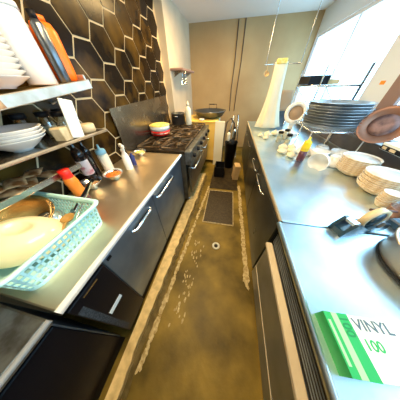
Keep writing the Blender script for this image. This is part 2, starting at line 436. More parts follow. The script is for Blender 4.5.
# ------------------------------------------------------------------ low cabinet with wood top behind the stove
t = thing('side_cabinet', 'low cream sided cabinet with yellow wooden top beyond the range', 'cabinet', (-.6,3.5,0))
MB().box(-.50,.30,-.36,.42,.08,.90).build('cabinet_body', 'wood_yellow', t)
MB().bbox(-.52,.33,-.37,.43,.90,.925,.004).build('tabletop', 'wood_yellow', t)
MB().box(.302,.325,-.36,.42,.0,.895).build('side_panel', 'board_cream', t)
t = tag(MB().bbox(-.10,.10,-.012,.012,0,.80,.005).build('white_board', 'board_cream', None), 'upright cream white board standing at the end of the range', 'board', (-.225,3.05,.10), rot=(R(-3),0,R(-4)))
t.location=(-.22,3.06,.0); t.scale=(1,1,1.18)
t = thing('large_wok', 'wide dark round pan with a raised handle on the wooden top', 'pan', (-.50,3.58,.925))
t.scale = (1.12,1.12,1.3)
MB().lathe([(0,0),(.13,0),(.26,.03),(.315,.10),(.322,.105),(.322,.112),(.305,.108),(.25,.045),(.12,.012),(0,.01)], n=40).build('bowl', 'dark_tray', t)
MB().tube([(-.06,.30,.10),(-.06,.315,.17),(.10,.315,.17),(.10,.30,.10)], .009).build('handle', 'cast_iron', t)
t = thing('small_sauce_bowl', 'small white bowl beside the pale bottle beyond the range', 'bowl', (-.62,3.20,.925))
MB().lathe([(0,0),(.03,0),(.06,.035),(.056,.035),(.028,.005),(0,.005)], n=20).build('bowl', 'porcelain', t)

# hanging shelf on the pale pillar and ladles
t = thing('wall_shelf', 'narrow brown shelf high on the pale pillar', 'shelf', (-1.0,3.3,1.70))
MB().bbox(-.128,.10,-.30,.55,0,.03,.004).build('board', 'brown_frame', t)
for y in (-.2,.45): MB().prism([(-.128,0),(.06,0),(-.128,-.10)], y-.01, y+.01, M=Matrix(((1,0,0,0),(0,0,1,0),(0,1,0,0),(0,0,0,1)))).build('bracket', 'steel', t)
def ladle(label, loc, L, rz, m='steel_bright', bowl=.035, group=None):
    t = thing('ladle', label, 'ladle', loc, rz, group)
    MB().tube([(0,0,-.012),(.008,0,.006),(0,0,.016),(-.008,0,.006),(-.004,0,-.02),(0,0,-.05),(0,0,-L)], .004, 6).build('handle', m, t)
    MB().lathe([(0,-.03),(bowl*.7,-.022),(bowl,0),(bowl*.93,0),(bowl*.6,-.018),(0,-.025)], (0,0,0), 16, M=rotM(R(65),0,0,(0,-.01,-L-bowl*.6))).build('bowl', m, t)
    return t
l0 = ladle('thin steel ladle hanging under the brown wall shelf, left one', (-.94,2.992,1.712), .12, R(20), group='ladles under the wall shelf')
l0.location = (-.93,3.05,1.685)
dup(l0, (-.905,3.16,1.685), 'thin steel ladle hanging under the brown wall shelf, right one', rz=R(-10))

# cables on the far wall
for i, (x, label) in enumerate(((-.085,'dark cable running straight down the far wall, left one'),(.055,'dark cable running down the far wall, right one'))):
    tag(MB().tube([(x,YF-.012,2.49),(x+.01,YF-.012,1.9),(x-.006,YF-.012,1.4),(x+.01*(1-2*i),YF-.012,.95)], .009, 8).build('wall_cable', 'cable'), label, 'cable', group='cables on the far wall')

# clutter at the far end of the aisle
t = thing('waste_bin', 'dark waste bin full of odds and ends at the far end of the aisle', 'bin', (.06,3.0,.008))
MB().lathe([(.10,0),(.13,.55),(.138,.56),(.138,.57),(.125,.57),(.095,.02)], n=24).build('bin_body', 'black_plastic', t)
MB().blob((0,0,.56), .11,.11,.06, 3, .25).build('bag_liner', 'gasket', t)
for i, (x, y, h, m, lab) in enumerate(((-.01,2.95,.20,'milk_plastic','pale bottle sticking out of the dark waste bin, front one'),(.10,3.06,.24,'steel','grey steel flask sticking out of the dark waste bin, back one'))):
    bottle('discarded_bottle', lab, 'bottle', (x,y,.615), .035, h, [('body',m,0,.86),('cap','gasket',.86,1)])
tag(MB().tube([(-.12,3.26,0.02),(-.13,3.3,.5),(-.08,3.35,.88),(0,3.37,.95),(.08,3.35,.86),(.10,3.3,.45),(.12,3.27,.02)], .016, 8).build('drain_hose', 'cable'), 'black looped hose standing behind the waste bin', 'hose')
tag(MB().tube([(.02,3.50,.02),(.0,3.5,.6),(.05,3.5,.98),(.14,3.5,1.0),(.19,3.5,.6),(.22,3.5,.02)], .014, 8).build('drain_hose', 'steel'), 'grey looped hose between the black hose and the far wall', 'hose')
t = thing('black_crate', 'black crate added to darken the floor between the white board and the waste bin', 'crate', (-.12,2.62,.008))  # crate added to make the far end of the aisle darker
mb = MB(); mb.box(-.10,.10,-.15,.15,0,.01)
for aa in ((-.10,-.09,-.15,.15),(.09,.10,-.15,.15),(-.09,.09,-.15,-.14),(-.09,.09,.14,.15)): mb.box(aa[0],aa[1],aa[2],aa[3],.01,.22)
mb.build('crate_body', 'gasket', t)
t = tag(MB().bbox(-.055,.055,-.09,.09,0,.30,.004).build('cardboard_box', 'cardboard', None), 'tan cardboard box leaning on the dark cabinet at the aisle end', 'box', (.215,2.50,.009), rot=(0,R(3),R(8)))

# ------------------------------------------------------------------ right counters
t = thing('worktable_cabinet', 'long bright steel counter with dark doors, far right side of the aisle', 'counter', (.9,2,0))
o_ = -.9
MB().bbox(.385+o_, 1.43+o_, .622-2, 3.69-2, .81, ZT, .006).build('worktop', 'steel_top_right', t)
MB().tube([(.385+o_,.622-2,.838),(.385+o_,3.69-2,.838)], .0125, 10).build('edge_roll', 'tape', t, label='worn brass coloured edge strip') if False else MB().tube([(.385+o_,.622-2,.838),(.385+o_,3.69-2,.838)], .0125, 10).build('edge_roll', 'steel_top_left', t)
MB().box(.41+o_, 1.42+o_, .63-2, 3.68-2, .08, .81).build('cabinet_body', 'steel_door_right', t)
for y0, y1, h0, h1, hz in ((.632,1.487,1.06,1.44,.715),(1.495,2.30,1.54,1.90,.70),(2.308,3.0,2.4,2.75,.70),(3.008,3.675,3.1,3.4,.70)):
    d = MB().bbox(.385+o_, .41+o_, y0-2, y1-2, .10, .80, .004).build('door', 'steel_door_right', t)
    mb = MB(); x = .385+o_; dd = -.024
    mb.tube([(x,h0-2,hz),(x+dd*.8,h0-2+.012,hz),(x+dd,h0-2+.035,hz),(x+dd,h1-2-.035,hz),(x+dd*.8,h1-2-.012,hz),(x,h1-2,hz)], .008, 8)
    mb.build('handle', 'steel', d)
MB().box(.44+o_, 1.40+o_, .66-2, 3.66-2, 0, .08).build('plinth', 'gasket', t)

t = thing('undercounter_fridge', 'near right steel unit with pale door edge strip and black gasket band', 'refrigerator', (.9,-.4,0))
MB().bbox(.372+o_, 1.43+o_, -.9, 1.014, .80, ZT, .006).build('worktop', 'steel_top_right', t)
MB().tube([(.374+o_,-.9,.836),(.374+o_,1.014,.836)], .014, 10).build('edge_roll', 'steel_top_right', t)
MB().box(.425+o_, 1.42+o_, -.89, 1.01, .08, .80).build('cabinet_body', 'steel_drawer', t)
MB().box(.402+o_, .425+o_, -.88, 1.005, .635, .795).build('gasket_band', 'gasket', t)
for q in range(7): MB().box(.400+o_, .4022+o_, -.88, 1.005, .650+q*.02, .656+q*.02).build('gasket_rib', 'steel_door', t)
for y0, y1 in ((.27,1.005),(-.88,.262)):
    d = MB().bbox(.380+o_, .425+o_, y0, y1, .10, .60, .004).build('door', 'steel_drawer', t)
    MB().bbox(.358+o_, .400+o_, y0, y1, .602, .628, .003).build('grip_strip', 'pillar_paint', d)
    MB().box(.378+o_, .380+o_, y0+.01, y1-.01, .245, .257).build('trim_line', 'pillar_paint', d)
MB().box(.46+o_, 1.40+o_, -.88, 1.0, 0, .08).build('plinth', 'gasket', t)

# ------------------------------------------------------------------ left wall shelves
def shz(y): return 1.541+.120*(y-1.05)
def shelf_rack():
    t = thing('wall_rack_shelf', 'upper steel shelf with pale front lip on the tiled wall', 'shelf', (-1.24,.2,shz(.2)), rot=(math.atan(.120),0,0))
    MB().box(0,.27,-1.1,.82,-.012,0).build('shelf_plate', 'wood_spoon', t)
    MB().bbox(.262,.28,-1.1,.82,-.040,.006,.003).build('front_lip', 'steel_shelf', t)
    MB().bbox(0,.262,.806,.82,-.03,.03,.003).build('end_lip', 'steel_shelf', t)
    for y in (-.6,.70): MB().tube([(0,y,-.10),(.25,y,-.03)], .007).build('bracket', 'steel_shelf', t)
    MB().box(.280,.2815,.27,.31,-.036,-.000).build('clip', 'brown_pack', t)
    t = thing('wall_rack_shelf', 'lower steel shelf with thin front bar below the lipped shelf', 'shelf', (-1.24,.2,1.255))
    MB().box(0,.285,-1.1,.76,-.010,0).build('shelf_plate', 'splash', t)
    MB().tube([(.29,-1.1,-.006),(.29,.765,-.006),(.0,.765,-.006)], .009).build('front_bar', 'steel_shelf', t)
    for y in (-.6,.60): MB().tube([(0,y,-.09),(.27,y,-.014)], .006).build('bracket', 'steel', t)
    t = thing('wall_rack_shelf', 'small third tier tray of flat steel under the lower shelf', 'shelf', (-1.24,.1,1.075))
    MB().box(0,.19,-.9,.60,-.006,0).build('shelf_plate', 'steel', t)
    MB().bbox(.19,.202,-.9,.60,-.016,.018,.002).build('front_lip', 'steel', t)
    for y in (-.5,.55): MB().tube([(0,y,-.08),(.18,y,-.010)], .005).build('bracket', 'steel', t)
shelf_rack()

# upper shelf items
def shell_bowl(rb, rt, h, th=.004, n=36, foot=.006, wave=0):
    return [(0,foot),(rb*.7,foot),(rb*.7,0),(rb*.8,0),(rb*.85,foot),(rb+(rt-rb)*.36,foot+(h-foot)*.35),(rt-(rt-rb)*.26,foot+(h-foot)*.74),(rt-.003,h-.003),(rt,h),(rt-th,h),
            (rt-(rt-rb)*.26-th,foot+(h-foot)*.74+th*.5),(rb+(rt-rb)*.36-th,foot+(h-foot)*.35+th),(rb*.8,foot+th),(0,foot+th)]
ORD = ['topmost','second from the top','third from the top','fourth from the top','fifth from the top','sixth from the top','seventh from the top','eighth from the top','ninth from the top','tenth from the top']
def stack(name, cat, prof, m, loc, dz, n, desc, group, tilt=(0,0), jitter=.002):
    base = None
    for i in range(n):
        lab = desc % (ORD[n-1-i] if i > 0 else 'lowest')
        p = (loc[0]+tilt[0]*i+random.uniform(-jitter,jitter), loc[1]+tilt[1]*i+random.uniform(-jitter,jitter), loc[2]+dz*i)
        if base is None:
            mb = MB().lathe(prof, n=36)
            if isinstance(m, tuple):
                top = max(range(len(prof)), key=lambda q: prof[q][1]); mb.mi = [0 if f//36 < top else 1 for f in range(len(mb.f))]
            base = tag(mb.build(name, m), lab, cat, p, group)
        else: dup(base, p, lab)
zz = shz(.48)
stack('white_dish', 'dish', shell_bowl(.05,.114,.045), 'porcelain', (-1.085,.625,zz+.030), .020, 8, 'white dish, %s in the stack on the upper left shelf', 'stacked white dishes on the upper shelf')
t = thing('white_canister', 'white cylindrical canister between the dishes and the black jug', 'canister', (-1.085,.815,shz(.86)-.002))
MB().lathe([(0,0),(.060,0),(.066,.004),(.066,.26),(.060,.265),(0,.265)], n=32).build('body', 'porcelain', t)
MB().lathe([(.068,.266),(.068,.285),(.06,.29),(0,.29)], n=32).build('lid', 'white_plastic', t)
t = thing('black_bottle', 'slim black canister between white canister and orange one', 'bottle', (-1.02,.900,shz(.92)))
MB().lathe([(0,0),(.026,0),(.028,.003),(.028,.22),(.015,.24),(0,.24)], n=20).build('body', 'dark_tray', t)
MB().lathe([(.017,.235),(.017,.265),(0,.265)], n=16).build('cap', 'gasket', t)
t = thing('orange_canister', 'bright orange rounded plastic canister at the end of the upper shelf', 'canister', (-1.065,.958,shz(1.0)))
MB().lathe([(0,0),(.045,0),(.055,.012),(.058,.04),(.058,.20),(.045,.23),(0,.235)], n=28).build('body', 'orange_plastic', t)
MB().lathe([(.03,.236),(.03,.255),(0,.258)], n=20).build('cap', 'orange_plastic', t)

# lower shelf items
stack('white_bowl', 'bowl', shell_bowl(.050,.122,.060), 'porcelain', (-1.065,.505,1.255), .0145, 4, 'wide white bowl, %s in the stack on the lower left shelf', 'stacked white bowls on the lower shelf', jitter=.005)
t = tag(MB().bbox(-.006,.006,-.040,.040,0,.20,.003).build('paper_sheaf', 'white_label', None), 'tall white paper sheaf standing at the lower shelf front', 'paper', (-.942,.765,1.283), rot=(0,R(0),R(8)))
t.location = (-.957,.735,1.258); t.rotation_euler = (R(-13), 0, R(4))
t = tag(MB().bbox(-.035,.035,-.03,.03,0,.07,.004).build('seasoning_pack', 'tan_pack', None), 'small tan seasoning pack between the bowls and the paper sheaf', 'pack', (-1.0,.68,1.256), rot=(0,R(-12),R(10)))
t.rotation_euler = (0,0,R(10))
for i, (x, y, lab) in enumerate(((-1.13,.73,'glass jar with dark lid behind the tan pack'),(-1.04,.755,'glass jar with dark lid next to the paper sheaf'),(-1.17,.86,'glass jar with dark lid, farthest back on the lower shelf'),(-1.195,.65,'glass jar with dark lid behind the white bowls, far one'),(-1.20,.36,'glass jar with dark lid behind the white bowls, near one'))):
    if i == 0:
        j0 = thing('glass_jar', lab, 'jar', (x,y,1.256), 0, 'jars on the lower left shelf')
        MB().lathe([(0,0),(.032,0),(.034,.005),(.034,.075),(.028,.085),(.028,.09),(0,.09)], n=20).build('glass', 'jar_glass', j0)
        MB().lathe([(0,.004),(.029,.004),(.029,.05),(0,.05)], n=16).build('contents', 'white_label', j0)
        MB().lathe([(.031,.09),(.031,.108),(0,.108)], n=20).build('lid', 'gasket', j0); j0.scale = (1.1,1.1,1.3)
    else: dup(j0, (x,y,1.256), lab)
t = tag(MB().lathe([(0,0),(.05,0),(.055,.01),(.055,.045),(.05,.05),(0,.05)], n=24).build('tan_tub', 'tan_pack', None), 'low round tan tub at the lower shelf end', 'tub', (-1.03,.88,1.256))

# third tier: brown sachets in a heap
rnd = random.Random(5)
S0 = None
spots = [(-1.10,.15,0),(-1.13,.24,0),(-1.09,.33,0),(-1.12,.43,0),(-1.10,.53,0),(-1.10,.20,1),(-1.12,.29,1),(-1.10,.38,1),(-1.12,.48,1)]
LB = ['brown seasoning sachet lying flat at the near end of the third tier','brown sachet lying flat second along on the third tier','brown sachet lying flat in the middle of the third tier','brown sachet lying flat fourth along on the third tier','brown sachet lying flat at the far end of the third tier',
 'brown sachet on top of the heap, nearest one','brown sachet on top of the heap, second from the near end','brown sachet on top of the heap, third from the near end','brown sachet on top of the heap, farthest one']
for i, (x, y, l) in enumerate(spots):
    p = (x,y,1.078+l*.032); r_ = (rnd.uniform(-.05,.05)*(1+l), rnd.uniform(-.05,.1), rnd.uniform(-.7,.7))
    if S0 is None:
        mb = MB(); n = 7; vs = []; fs = []
        for sd in (0, 1):
            for a in range(n+1):
                for b in range(n+1):
                    u, v = a/n*2-1, b/n*2-1; h = .014*(1-u*u)**.6*(1-v*v)**.6+.0008+.002*math.sin(7*u+5*v)*(1-u*u)*(1-v*v)
                    vs.append((u*.058, v*.042, .015+(h if sd else -h)))
        N1 = (n+1)**2
        for a in range(n):
            for b in range(n):
                q = a*(n+1)+b; fs.append((q, q+1, q+n+2, q+n+1)); fs.append((N1+q, N1+q+n+1, N1+q+n+2, N1+q+1))
        for a in range(n):
            for e in ((a, a+1), (n*(n+1)+a+1, n*(n+1)+a), ((a+1)*(n+1), a*(n+1)), (a*(n+1)+n, (a+1)*(n+1)+n)):
                fs.append((e[0], e[0]+N1, e[1]+N1, e[1]))
        mb.add(vs, fs, True)
        S0 = tag(mb.build('seasoning_sachet', 'brown_pack'), LB[i], 'sachet', p, 'brown sachets on the third tier', r_)
    else: dup(S0, p, LB[i], rot=r_)

# ------------------------------------------------------------------ left counter items
t = thing('squeeze_bottle', 'cream squeeze bottle with light blue cap under the shelf end', 'bottle', (-1.10,.955,ZT))
MB().lathe([(0,0),(.039,0),(.042,.005),(.042,.19),(.036,.205),(0,.205)], n=24).build('body', 'milk_plastic', t)
MB().lathe([(.040,.205),(.040,.235),(.034,.243),(.010,.247),(.006,.285),(0,.285)], n=24).build('cap', 'blue_cap', t)
t = thing('spray_bottle', 'white trigger spray bottle beside the chili bowl', 'bottle', (-.985,1.085,ZT), R(-35))
MB().lathe([(0,0),(.034,0),(.037,.006),(.036,.11),(.028,.15),(.016,.175),(.016,.185),(0,.185)], n=24).build('body', 'white_plastic', t)
MB().lathe([(.019,.185),(.019,.205),(.012,.212),(.012,.225),(0,.225)], n=16).build('collar', 'white_plastic', t)
MB().bbox(-.035,.055,-.013,.013,.222,.252,.006).tube([(.055,0,.24),(.068,0,.24)], .007).build('spray_head', 'white_plastic', t)
MB().tube([(.028,0,.225),(.042,0,.20),(.038,0,.165)], [.006,.006,.004]).build('trigger', 'white_plastic', t)
t = tag(MB().lathe([(0,0),(.022,0),(.024,.004),(.024,.10),(.012,.115),(.012,.13),(0,.13)], n=20).build('navy_bottle', 'navy', None), 'small navy blue bottle behind the spray bottle', 'bottle', (-.985,1.175,ZT))
def foodbowl(label, loc, r, h, food, bowlm='steel_bright', name='food_bowl', fz=.75):
    t = thing(name, label, 'bowl', loc)
    MB().lathe(shell_bowl(r*.5, r, h, .003), n=36).build('bowl', bowlm, t)
    if food:
        rr = r*(.5+.5*fz)*.86
        MB().lathe([(0,h*fz*.5),(rr*.6,h*fz*.55),(rr,h*fz),(rr*.7,h*fz+.008),(rr*.3,h*fz+.014),(0,h*fz+.015)], n=24).build('food', food, t)
    return t
foodbowl('steel bowl of red chili paste beside the spray bottle', (-1.005,.885,ZT), .088, .062, 'chili')
foodbowl('steel bowl holding dark scraps between basket and chili bowl', (-1.10,.725,ZT), .090, .062, 'brown_pack', fz=.5)
foodbowl('small steel bowl of yellow food beside the range', (-1.06,1.425,ZT), .078, .055, 'yellow_food')
bottle('sauce_bottle', 'orange squeeze bottle with red cap behind the teal basket', 'bottle', (-1.0,.555,ZT), .036, .265, [('body','purple_sauce',0,.30),('sauce_band','orange_sauce',.30,.80),('cap','red_plastic',.80,1)], neck=.8)
t = bottle('wine_bottle', 'dark glass bottle with pink and white label under the shelves', 'bottle', (-1.155,.80,ZT), .040, .385, [('glass','dark_glass',0,.93),('cap','steel',.93,1)])
MB().lathe([(.0408,.09),(.0412,.092),(.0412,.21),(.0408,.212)], n=24).build('label', 'label_pink', t)
t = bottle('wine_bottle', 'plain dark glass bottle between the labelled bottle and blue-capped one', 'bottle', (-1.195,.90,ZT), .034, .36, [('glass','dark_glass',0,.93),('cap','gasket',.93,1)])

# ---- teal basket
BX0, BX1, BY0, BY1, BH = -.255, .255, -.22, .22, .15
t = thing('dish_basket', 'pale teal plastic basket with slotted sides full of cookware', 'basket', (-.955,.215,ZT))
def rr_rect(x0, x1, y0, y1, r, n=5):
    p = []
    for cx, cy, a0 in ((x1-r,y1-r,0),(x0+r,y1-r,90),(x0+r,y0+r,180),(x1-r,y0+r,270)):
        for i in range(n+1):
            a = R(a0+90*i/n); p.append((cx+r*math.cos(a), cy+r*math.sin(a)))
    return p
def ring_loft(mb, rings, closed_bottom=False, closed_top=False):
    n = len(rings[0][0]); vs = []; fs = []
    for poly, z in rings: vs += [(x,y,z) for x,y in poly]
    for i in range(len(rings)-1):
        for k in range(n):
            k2 = (k+1)%n; fs.append((i*n+k, i*n+k2, (i+1)*n+k2, (i+1)*n+k))
    if closed_bottom: fs.append(tuple(range(n-1,-1,-1)))
    if closed_top: fs.append(tuple((len(rings)-1)*n+k for k in range(n)))
    mb.add(vs, fs, True)
mb = MB(); g = .012
def inset(z): return .018*(1-z/BH)
def ringp(z, off=0): i = inset(z)+off; return rr_rect(BX0+i, BX1-i, BY0+i, BY1-i, .05)
# solid bands
def band(z0, z1):
    ring_loft(mb, [(ringp(z0),z0),(ringp(z1),z1),(ringp(z1,.004),z1),(ringp(z0,.004),z0),(ringp(z0),z0)])
mb.prism(rr_rect(BX0+.018, BX1-.018, BY0+.018, BY1-.018, .05), 0.0, .004)
band(.0, .022)
zs = [.022,.047,.052,.077,.082,.107,.112,.137]
band(.042,.051); band(.071,.080); band(.100,.109); band(.128,.150)
# vertical ribs
def perim(z):
    p = ringp(z); out = []
    for i in range(len(p)):
        a, b = Vector(p[i]), Vector(p[(i+1)%len(p)]); out.append((a, b, (b-a).length))
    return out
def pt(z, s):
    P = perim(z); tot = sum(q[2] for q in P); d = s*tot
    for a, b, l in P:
        if d <= l: return a+(b-a)*(d/l), (b-a).normalized()
        d -= l
    return P[0][0], (P[0][1]-P[0][0]).normalized()
nr = 70
for i in range(nr):
    p0, d0 = pt(.02, i/nr); p1, d1 = pt(.135, i/nr); wd = .0052
    nrm = Vector((-d0.y, d0.x))*.004
    vs = []
    for p, d, z in ((p0,d0,.02),(p1,d1,.135)):
        for s in (-1,1):
            q = p+d*wd*s; vs.append((q.x,q.y,z)); q2 = q+nrm; vs.append((q2.x,q2.y,z))
    mb.add(vs, [(0,2,6,4),(1,5,7,3),(0,4,5,1),(2,3,7,6),(0,1,3,2),(4,6,7,5)])
mb.build('basket_body', 'teal_plastic', t)
mb = MB()
ring_loft(mb, [(ringp(.148,.004),.148),(ringp(.148,-.014),.146),(ringp(.150,-.016),.152),(ringp(.150,-.010),.158),(ringp(.150,.004),.157),(ringp(.148,.004),.148)])
mb.build('rim', 'teal_plastic', t)
# cookware in the basket
TB = ZT+.005
mb = MB().lathe([(.0,.085),(.07,.085),(.12,.070),(.165,.030),(.178,.002),(.182,0),(.182,.004),(.170,.034),(.124,.076),(.072,.092),(.05,.094),(.047,.086),(.0,.086)], n=44, sx=1.0, sy=.82)
tag(mb.build('mixing_bowl', 'cream_bowl'), 'big upturned cream bowl lying in the teal basket', 'bowl', (-.955,.182,TB+.062), rot=(R(-6),R(14),R(20)))
t = thing('steel_pan', 'gold reflecting steel pan tilted in the back of the basket', 'pan', (-1.06,.275,TB+.098), rot=(R(10),R(20),R(15)))
MB().lathe([(0,0),(.09,0),(.128,.05),(.133,.052),(.130,.055),(.088,.006),(0,.006)], n=40).build('pan_body', 'steel_warm_tint', t)
t = thing('steel_strainer', 'round steel bowl upturned beside the gold reflecting pan', 'bowl', (-1.02,.335,TB+.02), rot=(R(-8),R(6),0))
MB().lathe([(0,.075),(.03,.073),(.058,.052),(.074,.01),(.077,0),(.073,0),(.056,.048),(0,.070)], n=32).build('bowl', 'steel_bright', t)
t = thing('wooden_ladle', 'golden brown wooden ladle lying in the basket', 'ladle', (-.86,.33,TB+.075), rot=(0,R(-6),R(120)))
MB().tube([(-.12,0,0),(-.02,0,.0)], .007).build('handle', 'wood_spoon', t)
MB().lathe([(0,-.018),(.02,-.014),(.035,.004),(.031,.004),(.018,-.010),(0,-.013)], (.012,0,0), 20).build('bowl', 'wood_spoon', t)
t = thing('spatula', 'black handled spatula propped on the far basket corner', 'spatula', (-.905,.36,TB+.045), rot=(0,R(-38),R(62)))
MB().tube([(.06,0,0),(.28,0,0)], [.006,.011], 8).build('handle', 'gasket', t)
MB().bbox(-.04,.06,-.032,.032,-.002,.002,.001).build('blade', 'steel_bright', t)
t = thing('tongs', 'steel tongs propped against the basket rim beside the spatula', 'tongs', (-.865,.355,TB+.045), rot=(0,R(-40),R(72)))
for s in (-1,1): MB().tube([(0,s*.022,0),(.12,s*.018,0),(.25,s*.004,0)], .0045, 6).build('arm', 'steel', t)

# ------------------------------------------------------------------ right counter items
# hanging cloth from a utensil rail
t = thing('utensil_rail', 'steel rail hung from the ceiling at the far right counter', 'rail', (.62,3.0,1.72))
MB().tube([(-.22,0,0),(.30,0,0)], .009).build('bar', 'steel', t)
for x in (-.2,.28): MB().tube([(x,0,.0),(x,0,.78)], .005).build('hanger', 'steel', t)
t = thing('hanging_towel', 'cream cloth hanging from a rail and widening to its hem', 'towel', (.62,3.0,1.72))
mb = MB(); rows = []; n = 36
for i in range(12):
    u = i/11; z = .022-u*.86; cx = .02+.03*u
    w_ = .088+.115*u**2.4; dd = .018+.06*u
    ring = []
    for k in range(n):
        a = 2*PI*k/n; wv = 1+.16*math.sin(6*a+.6*u)*u+.06*math.sin(11*a)
        ring.append((cx+w_*math.cos(a)*wv, dd*math.sin(a)*wv))
    rows.append((ring, z))
ring_loft(mb, rows, True, True)
mb.build('cloth', 'cloth_cream', t)
MB().bbox(-.055,.09,-.03,.03,.0,.06,.01).build('clip', 'yellow_food', t)
l1 = ladle('small beige ladle hanging left of the cream cloth', (.455,3.0,1.725), .08, 0, 'cardboard', .04)

# white dial scale
t = thing('dial_scale', 'round faced white kitchen scale beside the steel trays', 'scale', (.975,2.68,ZT), R(-18))
MB().lathe([(0,0),(.15,0),(.155,.015),(.15,.035),(.06,.06),(0,.06)], n=32).build('base', 'white_plastic', t)
MB().bbox(-.035,.035,-.02,.02,.05,.19,.01).build('neck', 'white_plastic', t)
Mr = rotM(R(72),0,0,(0,-.02,.30))
MB().lathe([(.095,0),(.145,0),(.15,.012),(.145,.03),(.105,.035),(.095,.02)], n=40, M=Mr).build('bezel', 'white_plastic', t)
MB().lathe([(0,.006),(.108,.006),(.108,.012),(0,.012)], n=32, M=Mr).build('dial_face', 'dial_tan', t)
# kraft bag & dark crate behind
t = tag(MB().bbox(-.12,.12,-.08,.08,0,.26,.01).build('dark_crate', 'dark_tray'), 'dark crate under the brown paper bag, far right corner', 'crate', (.93,3.28,ZT))
t = thing('paper_bag', 'crumpled brown paper bag on the dark crate', 'bag', (.93,3.28,ZT+.26))
mb = MB(); rows = []
for i in range(9):
    u = i/8; rg = random.Random(i)
    rows.append(([(x*(1+.05*rg.uniform(-1,1)), y*(1+.08*rg.uniform(-1,1))) for x, y in rr_rect(-.11+.02*u,.11-.02*u,-.07+.03*u,.07-.03*u,.02,3)], u*.30))
ring_loft(mb, rows, True, True); mb.build('bag', 'kraft', t)

# tall wire rack by the window
t = thing('wire_rack', 'tall wire rack with crossed braces standing before the far window', 'rack', (1.17,2.55,ZT))
for i, (x, y) in enumerate(((-.19,-.25),(.23,-.25),(-.19,.50),(.23,.50))):
    MB().tube([(x,y,0),(x,y,.80)], .012 if i in (1,) else .008).build('post', 'dark_tray' if i in (1,) else 'steel', t)
for a_, b_ in (((-.19,-.25),(.23,.50)),): pass
MB().tube([(.23,-.25,.24),(.23,.50,.60)], .005).tube([(.23,.50,.24),(.23,-.25,.60)], .005).build('brace', 'steel', t)
MB().tube([(-.19,.5,.24),(.23,.5,.60)], .005).tube([(.23,.50,.24),(-.19,.5,.60)], .005).build('brace', 'steel', t)
for z in (.62,):
    mb = MB()
    mb.tube([(-.19,-.25,z),(.23,-.25,z),(.23,.5,z),(-.19,.5,z)], .010, closed=True)
    for q in range(15): mb.tube([(-.19,-.22+q*.05,z+.006),(.23,-.22+q*.05,z+.006)], .004, 6)
    for q in range(3): mb.tube([(-.12+q*.12,-.25,z),(-.12+q*.12,.5,z)], .004, 6)
    mb.build('wire_shelf', 'steel_bright', t)
t = thing('black_crate', 'black plastic crate on top of the tall wire rack', 'crate', (1.09,2.78,ZT+.632))
mb = MB(); mb.box(-.13,.10,-.18,.20,0,.006)
for aa in ((-.13,-.122,-.18,.20),(.092,.10,-.18,.20),(-.122,.092,-.18,-.172),(-.122,.092,.192,.20)): mb.box(aa[0],aa[1],aa[2],aa[3],.006,.09)
mb.build('crate_body', 'gasket', t)
t = tag(MB().bbox(-.08,.08,-.1,.1,0,.05,.006).build('tan_carton', 'cardboard'), 'tan carton beside the black crate on the wire rack', 'carton', (1.28,2.78,ZT+.633))

# low riser with round trays
t = thing('riser_stand', 'low white wire riser stand carrying the round steel trays', 'stand', (1.07,1.95,ZT))
Y0, Y1, X0_, X1_, H_ = -.30, .24, -.25, .24, .275
for x in (X0_,X1_):
    for y in (Y0,Y1): MB().tube([(x,y,0),(x,y,H_)], .006).build('leg', 'white_plastic', t)
mb = MB(); mb.tube([(X0_,Y0,H_),(X1_,Y0,H_),(X1_,Y1,H_),(X0_,Y1,H_)], .007, closed=True)
for q in range(14): mb.tube([(X0_+.03+q*.033,Y0,H_+.004),(X0_+.03+q*.033,Y1,H_+.004)], .003, 6)
mb.build('wire_top', 'steel_bright', t)
tr = [(0,0),(.235,0),(.248,.004),(.262,.030),(.272,.032),(.272,.035),(.260,.034),(.246,.008),(.233,.004),(0,.004)]
stack('round_tray', 'tray', tr, 'tray_steel', (1.08,1.93,ZT+.284), .023, 9, 'round steel tray, %s in the stack on the riser', 'stacked round steel trays', jitter=.008)

# copper disc leaning on the window ledge
t = thing('copper_pan', 'round copper pan with dark worn centre leaning by the window', 'pan', (1.355,1.62,1.19))
Md = Vector((-.62,-.55,.45)).to_track_quat('Z','Y').to_matrix().to_4x4()
MB().lathe([(.085,.0),(.14,-.004),(.152,.012),(.156,.016),(.154,.020),(.138,.004),(.085,.006)], n=44, M=Md).build('pan_rim', 'copper', t)
MB().lathe([(0,-.002),(.09,-.001),(.09,.0075),(.05,.010),(0,.009)], n=36, M=Md).build('worn_centre', 'copper_dark', t)
t.location = (1.325,1.60,1.205)

t = thing('carton_box', 'white and black carton with yellow corner on the window ledge', 'box', (1.375,1.36,.86), R(0))
t.location = (1.33,1.32,1.06)
MB().bbox(-.04,.115,-.16,.12,0,.055,.003).build('box_body', 'box_white', t)
MB().box(-.0415,-.040,-.155,.115,.004,.036).build('dark_band', 'gasket', t)
MB().box(-.0425,-.0415,.06,.10,.010,.030).build('emblem', 'tan_pack', t)
MB().box(-.0425,-.0415,-.02,.03,.010,.030).build('emblem', 'tan_pack', t)
MB().box(-.0428,-.040,-.158,-.09,.003,.05).build('yellow_corner', 'yellow_plastic', t)
tag(MB().box(-.0015,0,-.03,.03,-.015,.015).build('orange_sticker', 'sticker_orange'), 'small orange sticker on the white window pillar', 'sticker', (XR,2.10,1.49))

